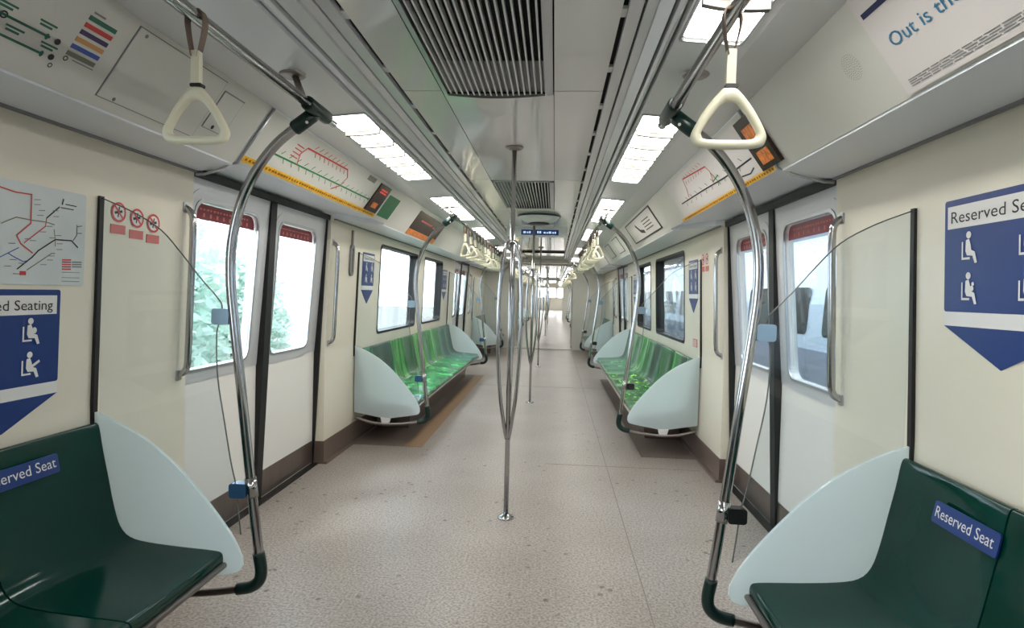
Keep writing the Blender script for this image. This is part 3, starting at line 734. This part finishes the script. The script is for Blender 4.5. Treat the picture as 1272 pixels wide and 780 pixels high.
# network map on the left wall
f = wallf(-1)
mp = thing('network_map', 'pale rail network map on the left wall above the blue sign', 'map', (-1.32, 1.2, 1.22))
b = MB(); b.plate(f, rrect(1.18, 1.885, 1.226, 1.527, .006), .004, -.004); b.build('map_sheet', M['mapbg'], mp)
def mpx(px, py):   # coordinates read off the poster as shown (crop 682x780 px): corners to (Y, z)
    top = 65+95*px/520; bot = 710-5*px/520
    return (1.582+(px/520)*(1.880-1.582), 1.226+(bot-py)/(bot-top)*.301)
g = lambda a, c, o: f(a, c, o+.004)
nets = [('red', [(-200, 60), (0, 125), (70, 148), (165, 160), (165, 335), (85, 410), (110, 460), (180, 515)], .004),
        ('red', [(130, 455), (255, 350), (260, 300)], .003), ('red', [(115, 640), (140, 640)], .012),
        ('ink', [(260, 300), (340, 232)], .004), ('ink', [(95, 615), (180, 540), (215, 500), (320, 430), (430, 435), (475, 475)], .004), ('ink', [(440, 435), (465, 400), (465, 340)], .0025),
        ('olive', [(0, 340), (80, 300), (165, 315), (260, 325), (310, 340)], .003), ('olive', [(150, 620), (300, 515), (320, 515)], .003), ('olive', [(310, 370), (320, 430), (320, 470)], .003),
        ('bluel', [(0, 545), (40, 520), (80, 545), (130, 570), (160, 560)], .0025), ('bluel', [(40, 520), (100, 485)], .0025), ('bluel', [(-150, 480), (0, 545)], .003), ('ink', [(365, 185), (358, 215)], .005), ('ink', [(380, 215), (455, 228)], .003), ('ink', [(350, 235), (435, 248)], .003), ('ink', [(470, 350), (500, 345)], .002), ('ink', [(470, 390), (500, 390)], .002)]
for cname in ('red', 'ink', 'olive', 'bluel'):
    for c, pts, w in nets:
        if c == cname: b = MB(); stroke(b, g, [mpx(*p) for p in pts], w); b.build('map_line', M[cname], mp)
b = MB()
for (x, y) in ((200, 190), (200, 220), (230, 255), (220, 285), (320, 290), (315, 255), (240, 385), (280, 350), (340, 405), (350, 455), (350, 490), (290, 555), (300, 530), (250, 585), (180, 440), (60, 460), (40, 600), (90, 645), (120, 580), (70, 560), (150, 430), (300, 420)):
    stroke(b, g, [mpx(x-18, y), mpx(x+18, y)], .0022)
b.build('station_names', M['grey'], mp)
b = MB()
for i in range(5):
    stroke(b, g, [mpx(372, 552+i*14), mpx(430, 552+i*14)], .004)
b.build('legend_lines', M['red'], mp)
b = MB()
for i in range(3): stroke(b, g, [mpx(440, 565+i*14), mpx(505, 565+i*14)], .004)
for y in (628, 660, 682): stroke(b, g, [mpx(372, y), mpx(495, y)], .0018)
b.build('legend_text', M['grey'], mp)
# prohibition stickers
def prohibit(s, y, z, r, label, group):
    f = wallf(s); rt = thing('prohibition_sticker', label, 'sticker', (s*1.3, y, z), group)
    b = MB(); disc(b, f, y, z, r*.96, r*.96, off=.002, n=20); b.build('white_disc', M['white'], rt)
    b = MB(); disc(b, f, y, z, r, r, off=.003, n=24, hole=.78); stroke(b, f, [(y-r*.6, z+r*.6), (y+r*.6, z-r*.6)], r*.2, off=.0032); b.build('red_ring', M['red'], rt)
    b = MB(); stroke(b, f, [(y-r*.5, z-r*.1), (y+r*.4, z+r*.12)], r*.26, off=.0028); stroke(b, f, [(y-r*.1, z-r*.45), (y+r*.05, z+r*.5)], r*.16, off=.0028); b.build('symbol', M['ink'], rt)
    b = MB(); b.plate(f, rect(y-r, y+r, z-r*2.15, z-r*1.25), .0025, -.002); b.build('fine_notice', M['pink'], rt)
    return rt
for i, (y, z, w) in enumerate(((2.036, 1.492, 'first'), (2.130, 1.482, 'middle'), (2.222, 1.474, 'last'))):
    prohibit(-1, y, z, .036, 'round red prohibition sticker beyond the left glass screen, %s of three' % ('nearest' if i == 0 else 'middle' if i == 1 else 'farthest'), None)
for i, y in enumerate((4.48, 4.60)):
    prohibit(1, y, 1.53, .042, 'small round red prohibition sticker on the right wall past the door, %s of two' % ('nearer' if i == 0 else 'farther'), None)
f = wallf(1); b = MB(); b.plate(f, rect(4.79, 4.93, .845, .91), .003, -.002); pk = b.build('notice_sticker', M['pink']); tag(pk, 'faded red notice sticker low on the right wall by the middle window', 'sticker')
b = MB()
for i in range(4): b.plate(f, rect(4.81, 4.91, .855+i*.013, .860+i*.013), .004, .002)
b.build('notice_lettering', M['white'], pk)

# ------------------------------------------------------------------ grab handles on the door pillars, emergency loop
def pillar_handle(s, y, label, k):
    rt = thing('door_handrail', label, 'handrail', (s*1.29, y, 1.2))
    q = lambda z, o: (s*(wx(z)-o), y, z)
    P = smooth_path([q(1.565, .0), q(1.545, .025), q(1.50, .038), q(1.3, .040), q(1.1, .040), q(.92, .040), q(.87, .03), q(.85, .0)], 5)
    b = MB(); b.tube(P, .0140, 12); b.build('bar', M['steel'], rt)
    for z in (1.565, .85):
        b = MB(); b.plate(lambda a, c, o: (s*(wx(c)-o), a, c), rrect(y-.018, y+.018, z-.022, z+.022, .008), .006, -.002); b.build('mount', M['alu'], rt)
    return rt
for d, dn in ((3.26, 'near'), (10.05, 'far')):
    for s, side in SIDES:
        for k, kn in ((-1, 'nearer'), (1, 'farther')):
            pillar_handle(s, d+k*(DW+.05), 'vertical steel grab handle on the %s pillar of the %s %s door' % (kn, dn, side), k)
el = thing('emergency_handle', 'dark grey hanging loop handle on the left wall beyond the near door', 'handle', (-1.31, 4.48, 1.5))
f = wallf(-1); b = MB(); b.plate(f, rrect(4.44, 4.52, 1.34, 1.58, .035), .016, -.002, [rrect(4.462, 4.498, 1.365, 1.555, .016)]); b.build('loop', M['grey'], el)
b = MB(); b.plate(f, rrect(4.468, 4.492, 1.57, 1.69, .006), .014, -.002); b.build('hanger', M['steel2'], el)

# ------------------------------------------------------------------ advert panel graphics
TL = .269
def ticks(b, fn, y0, y1, t, n, l, w):
    for i in range(n):
        y = y0+(y1-y0)*(i+.5)/n; sg = 1 if i % 2 else -1
        stroke(b, fn, [(y, t+sg*.03), (y+.02, t+sg*(.03+l))], w, w/TL)
fL = panf(-1); fR = panf(1)
dL = thing('route_map', 'route map panel with a green line and red loop above the left door', 'map', (-.97, 2.4, 1.83))
b = MB(); b.plate(fL, rrect(2.28, 3.755, .02, .80, .01), .0055, .001); b.build('map_sheet', M['panel'], dL)
g = lambda a, c, o: fL(a, c, o+.005)
b = MB(); stroke(b, g, [(2.45, .60), (3.74, .555)], .008, .03); ticks(b, g, 2.5, 3.70, .58, 30, .07, .005)
for p in ((2.46, .6), (3.73, .555)): disc(b, g, p[0], p[1], .012, .04)
b.build('green_line', M['green'], dL)
b = MB(); stroke(b, g, [(2.69, .585), (2.66, .40), (2.69, .25), (3.20, .215), (3.26, .36), (3.235, .59), (3.16, .72)], .007, .03); ticks(b, g, 2.74, 3.18, .23, 16, .07, .005)
for i in range(4): stroke(b, g, [(2.59, .28+i*.07), (2.66, .29+i*.07)], .005, .018)
b.build('red_line', M['red'], dL)
b = MB(); b.plate(fL, rect(2.285, 4.01, .82, .92), .0075, .001); ys = b.build('yellow_strip', M['yellow'], dL)
b = MB()
for i in range(60):
    y = 2.31+i*.028; b.plate(fL, rect(y, y+.010+.012*random.random(), .85, .89), .0085, .007)
b.build('strip_lettering', M['yellowd'], ys)
b = MB(); b.plate(fL, rect(3.52, 3.66, .05, .17), .0065, .005); b.build('notice_text', M['olive'], dL)
iL = thing('information_display', 'dark red display panel at the far end of the left route map', 'display', (-.97, 3.8, 1.83))
b = MB(); b.plate(fL, rect(3.76, 3.985, .06, .81), .014, .001); b.build('display_panel', M['led'], iL)
b = MB()
for t in (.17, .24): b.plate(fL, rect(3.81, 3.94, t, t+.045), .0155, .013)
b.build('lit_text', M['ledr'], iL)
b = MB(); b.plate(fL, rect(3.82, 3.92, .55, .70), .0155, .013); b.build('lit_tile', M['ledo'], iL)
b = MB(); b.plate(fL, rect(4.03, 4.31, .20, .83), .008, .001); gn = b.build('green_notice', M['greenp']); tag(gn, 'plain dark green notice beside the left display panel', 'notice')
b = MB(); b.plate(fL, rect(4.015, 4.03, .19, .84), .009, .001); b.plate(fL, rect(4.31, 4.325, .19, .84), .009, .001); b.build('edge_strip', M['white'], gn)

dR = thing('route_map', 'route map panel with a black line and red loop above the right door', 'map', (.97, 2.4, 1.83))
b = MB(); b.plate(fR, rrect(2.40, 3.80, .08, .88, .01), .0055, .001); b.build('map_sheet', M['poster'], dR)
g = lambda a, c, o: fR(a, c, o+.005)
b = MB(); stroke(b, g, [(3.68, .60), (3.20, .62), (2.80, .655), (2.43, .64)], .006, .026); stroke(b, g, [(2.62, .80), (2.52, .83), (2.46, .78)], .006, .024); ticks(b, g, 2.5, 3.6, .62, 20, .06, .004); b.build('black_line', M['ink'], dR)
b = MB(); stroke(b, g, [(3.47, .56), (3.42, .40), (3.38, .19), (2.95, .29), (2.93, .42), (2.97, .62)], .006, .026); ticks(b, g, 2.98, 3.36, .24, 14, .06, .004); b.build('red_line', M['red'], dR)
b = MB(); stroke(b, g, [(2.93, .45), (2.90, .70)], .008, .03); stroke(b, g, [(2.98, .6), (2.86, .55)], .006, .02); b.build('green_line', M['green'], dR)
b = MB(); b.plate(fR, rect(2.28, 3.88, .90, .975), .0075, .001); ys = b.build('yellow_strip', M['yellow'], dR)
b = MB()
for i in range(54):
    y = 2.31+i*.028; b.plate(fR, rect(y, y+.010+.012*random.random(), .92, .955), .0085, .007)
b.build('strip_lettering', M['yellowd'], ys)
iR = thing('information_display', 'dark display panel with two orange tiles at the near end of the right route map', 'display', (.97, 2.3, 1.83))
b = MB(); b.plate(fR, rect(2.20, 2.385, .10, .90), .014, .001); b.build('display_panel', M['led'], iR)
for t in (.24, .62):
    b = MB(); b.plate(fR, rect(2.235, 2.345, t, t+.20), .0155, .013); b.build('lit_tile', M['ledo'], iR)
b = MB()
for t in (.49, .53): b.plate(fR, rect(2.26, 2.32, t, t+.02), .0155, .013)
b.build('lit_text', M['grey'], iR)
# left foreground line map and legend
lm = thing('line_map', 'line map print with coloured legend bars on the left foreground advert panel', 'map', (-.97, 1.3, 1.83))
b = MB(); b.plate(fL, rrect(.30, 1.53, .03, .90, .02), .002, -.001); b.build('map_sheet', M['panel'], lm)
g = lambda a, c, o: fL(a, c, o+.002)
b = MB(); stroke(b, g, [(.35, .58), (1.34, .574)], .006, .022); stroke(b, g, [(.35, .737), (1.348, .737)], .006, .022)
for y in (.55, .75, .95, 1.334): disc(b, g, y, .578, .005, .030)
for y in (.6, .85, 1.1, 1.345): disc(b, g, y, .737, .005, .030)
for y, t in ((1.20, .50), (1.24, .66), (1.30, .49), (1.10, .45), (1.12, .66), (1.00, .50), (1.18, .80), (1.02, .80), (1.33, .66)): b.plate(g, rect(y, y+.045, t-.03, t-.012), .0012, .0); b.plate(g, rect(y+.004, y+.036, t+.002, t+.022), .0012, .0)
b.build('green_line', M['dgreen'], lm)
b = MB()
for y, t in ((1.364, .578), (1.371, .728)): disc(b, g, y, t, .008, .030)
disc(b, g, 1.38, .80, .006, .024, hole=.6); disc(b, g, 1.405, .68, .007, .026, hole=.6); disc(b, g, 1.224, .575, .009, .034, hole=.6); b.build('interchange_mark', M['ink'], lm)
for i, c in enumerate(('dgreen', 'red', 'purple', 'orange', 'bluel', 'olive')):
    t = .215+i*.077; b = MB(); b.plate(fL, rect(1.40, 1.487, t, t+.045), .0035, .001); b.build('legend_bar', M[c], lm)
b = MB(); b.plate(fL, rect(1.405, 1.44, .17, .188), .0035, .001); b.plate(fL, rect(1.425, 1.49, .665, .675), .0035, .001); b.build('legend_text', M['grey'], lm)
# access hatches on the left panel
ah = thing('access_panel', 'large rectangular access panel outlined on the left foreground advert panel', 'hatch', (-.97, 1.7, 1.83))
b = MB(); b.plate(fL, rect(1.545, 1.965, .06, .88), .003, -.002); b.build('panel_face', M['panel'], ah)
b = MB(); b.plate(fL, rect(1.542, 1.968, .05, .89), .0018, -.002, [rect(1.546, 1.964, .065, .875)]); b.build('panel_joint', M['grey'], ah)
b = MB(); disc(b, fL, 1.575, .11, .006, .022, off=.0038); disc(b, fL, 1.60, .85, .006, .022, off=.0038); b.build('screw', M['steel2'], ah)
ah = thing('access_panel', 'small square lockable hatch at the far end of the left foreground advert panel', 'hatch', (-.97, 2.03, 1.83))
b = MB(); b.plate(fL, rect(1.985, 2.105, .17, .70), .003, -.002); b.build('panel_face', M['panel'], ah)
b = MB(); b.plate(fL, rect(1.982, 2.108, .16, .71), .0018, -.002, [rect(1.986, 2.104, .172, .698)]); b.plate(fL, rect(1.982, 2.108, .155, .172), .0036, .002); b.build('panel_joint', M['grey'], ah)
b = MB(); disc(b, fL, 2.03, .655, .008, .03, off=.004); b.build('lock', M['clampk'], ah)
# right foreground poster and loudspeaker holes
po = thing('poster', 'white poster with blue lettering on the right foreground advert panel', 'poster', (.97, 1.0, 1.83))
b = MB(); b.plate(fR, rect(.35, 1.468, -.10, .975), .004, -.001); b.build('poster_sheet', M['poster'], po)
b = MB(); b.plate(fR, rect(.35, 1.452, .165, .215), .0052, .003); b.build('navy_band', M['navy'], po)
b = MB(); put_text(b, 'Out is the', panu(1), 1.418, 1.190, 1-.56, .12, off=.0055, cap=.7); b.build('lettering', M['teal'], po)
b = MB()
for t in (.855, .875, .895, .915):
    y = 1.44
    while y > .4:
        l = random.uniform(.02, .05); b.plate(fR, rect(y-l, y, t, t+.007), .0052, .003); y -= l+.006
b.build('small_print', M['grey'], po)
b = MB()
sp_o = thing('loudspeaker_grille', 'round cluster of small loudspeaker holes beside the white poster', 'speaker', (.97, 1.6, 1.83))
for r in range(1, 7):
    for k in range(r*5):
        a = 2*math.pi*k/(r*5)+r*.4; disc(b, fR, 1.592+.0058*r*math.cos(a), .475+.0058*r*math.sin(a)/TL, .0014, .0014/TL, off=.0012, n=6)
b.build('speaker_holes', M['grey'], sp_o)
# panels farther along
dk = thing('advert', 'dark advert with orange lower edge above the left middle bench', 'advert', (-.97, 5.2, 1.83))
b = MB(); b.plate(fL, rect(4.95, 6.05, .12, .78), .004, -.001); b.build('advert_sheet', M['led'], dk)
b = MB(); b.plate(fL, rect(4.95, 6.05, .78, .98), .004, -.001); b.build('orange_band', M['ledo'], dk)
b = MB()
for i in range(9): b.plate(fL, rect(5.15+i*.05, 5.185+i*.05, .36, .42), .0055, .003)
for i in range(5): b.plate(fL, rect(5.65+i*.05, 5.685+i*.05, .40, .45), .0055, .003)
b.build('lettering', M['pink'], dk)
ad = thing('advert', 'white framed notice with a dark symbol above the right middle bench', 'advert', (.97, 5.2, 1.83))
b = MB(); b.plate(fR, rect(4.55, 5.95, .10, .80), .004, -.001); b.build('advert_sheet', M['poster'], ad)
b = MB(); b.plate(fR, rect(4.53, 5.97, .07, .83), .005, -.001, [rect(4.56, 5.94, .11, .79)]); b.build('advert_frame', M['ink'], ad)
b = MB(); stroke(b, fR, [(5.45, .3), (5.35, .55), (5.20, .62)], .05, .12, off=.0055)
for i in range(4): b.plate(fR, rect(4.75, 5.1, .3+i*.1, .33+i*.1), .0055, .003)
b.build('symbol', M['ink'], ad)
for s, side, y in ((1, 'right', 6.9), (1, 'right', 7.9)):
    a = thing('advert', 'small framed notice farther along the right advert panel, %s of two' % ('nearer' if y < 7 else 'farther'), 'advert', (s*.97, y, 1.83))
    b = MB(); b.plate(panf(s), rect(y, y+.5, .12, .80), .004, -.001); b.build('advert_sheet', M['poster'], a)
    b = MB(); b.plate(panf(s), rect(y-.02, y+.52, .09, .83), .003, -.001, [rect(y+.01, y+.49, .13, .79)]); b.build('advert_frame', M['ink'], a)

# ------------------------------------------------------------------ farther cars: copies of the fittings
for s, side in SIDES:
    for src, dy, n in ((BM[s], 14.35, 'second'),):
        copy_tree(src, (0, dy, 0), 'green bench in the second car on the %s' % side)
    for y in (16.3, 19.0, 23.1, 25.8): make_pole(y, s, side, 'the %s side of the second car, %s screen' % (side, {16.3: 'first', 19.0: 'second', 23.1: 'third', 25.8: 'fourth'}[y]), y)
    for y in (16.3, 19.0, 23.1, 25.8): make_screen(y, s, side, 'the %s side of the second car, %s place' % (side, {16.3: 'first', 19.0: 'second', 23.1: 'third', 25.8: 'fourth'}[y]), False)
    src = S0 if s < 0 else S1
    make_rail(s, 15.6, 29.6, 'overhead rail along the %s side of the second car' % side, (16, 20, 24, 28))
    for y in [16.0+.55*i for i in range(24)]:
        copy_tree(src, (0, y-1.28, 0), 'cream hand strap in the second car on the %s' % side, 'hand straps on the %s of the second car' % side)
for y in (17.6, 21.2, 24.6): make_centre(-.02, y, 'three-strand steel pole in the second car, %s' % {17.6: 'nearest', 21.2: 'middle', 24.6: 'farthest'}[y])

# ------------------------------------------------------------------ outside
struct(MB().box(-60, 60, -30, 90, -1.3, -1.15).build('trackside_ground', M['ground']))
def shrub(x, y, z0, h, r, label, seed):
    rnd = random.Random(seed); rt = thing('shrub', label, 'shrub', (x, y, z0))
    b = MB()
    for k in range(5):
        a = rnd.uniform(0, 6.28); b.tube([(x, y, z0), (x+.3*r*math.cos(a), y+.3*r*math.sin(a), z0+h*.4), (x+.7*r*math.cos(a), y+.7*r*math.sin(a), z0+h*.8)], [.05, .035, .012], 6)
    b.build('stems', M['bark'], rt)
    b = MB()
    for k in range(5200):
        u = Vector((rnd.gauss(0, 1), rnd.gauss(0, 1), rnd.gauss(0, 1))).normalized()*rnd.uniform(.45, 1)
        c = Vector((x+u.x*r, y+u.y*r, z0+h*.6+u.z*h*.42)); d = Vector((rnd.gauss(0, 1), rnd.gauss(0, 1), rnd.gauss(0, .6))).normalized(); e = d.orthogonal().normalized()
        l = rnd.uniform(.05, .11); w = l*.34
        b.add([c-d*l, c+e*w, c+d*l, c-e*w], [(0, 1, 2, 3)])
    b.build('foliage', M['foliage'], rt, False)
shrub(-3.9, 5.6, -1.15, 3.4, .9, 'pale green shrub seen through the nearer leaf window of the left door', 1)
shrub(-4.3, 8.0, -1.15, 3.0, .8, 'pale green shrub seen through the farther leaf window of the left door', 2)
# train standing on the next track, right side
pt = thing('parked_train', 'white and blue-grey train standing on the next track beyond the right windows', 'train', (4.9, 8, -1.1))
b = MB(); b.extrude_y([(3.55, -.25), (3.5, .4), (3.55, 1.2), (3.75, 2.1), (4.2, 2.35), (5.8, 2.35), (6.2, 2.1), (6.4, 1.2), (6.4, -.25)], -8, 34); b.build('body', M['trainw'], pt)
b = MB(); b.extrude_y([(3.535, -.25), (3.488, .38), (3.496, .62), (3.60, .62), (3.60, -.25)], -8, 34); b.build('lower_panel', M['traing2'], pt)
for i in range(14):
    y = -6+i*2.8; b = MB(); b.plate(lambda a, c, o: (3.5+(c-.4)*.0625-o, a, c), rrect(y, y+2.35, .80, 1.42, .08), .008, -.01); b.build('side_window', M['traing'], pt)
b = MB(); b.plate(lambda a, c, o: (3.51-o, a, c), rect(-8, 34, .30, .42), .012, -.02); b.plate(lambda a, c, o: (3.57+(c-1.2)*.22-o, a, c), rect(-8, 34, 1.66, 1.74), .012, -.02); b.build('waist_band', M['navy'], pt)
b = MB(); b.box(3.8, 6.2, -7.5, 33.5, -.75, -.25); b.build('underframe', M['traink'], pt)
for i in range(8):
    b = MB(); y = -6+i*5.4
    for xx in (3.95, 5.75): b.tube([(xx, y, -.75), (xx+.12, y, -.75)], .40, 20)
    b.build('wheelset', M['traink'], pt)
cn = thing('shade_canopy', 'added grey canopy shading the sky over the next track on the right', 'canopy', (6, 8, 3.2))  # canopy added to block sky light, so the right windows look darker
b = MB(); b.box(2.6, 11.5, -9, 36, 3.15, 3.3); b.build('roof', M['concrete'], cn)
for i in range(6):
    b = MB(); b.box(7.2, 7.5, -6+i*7, -5.7+i*7, -1.15, 3.15); b.build('column', M['concrete'], cn)
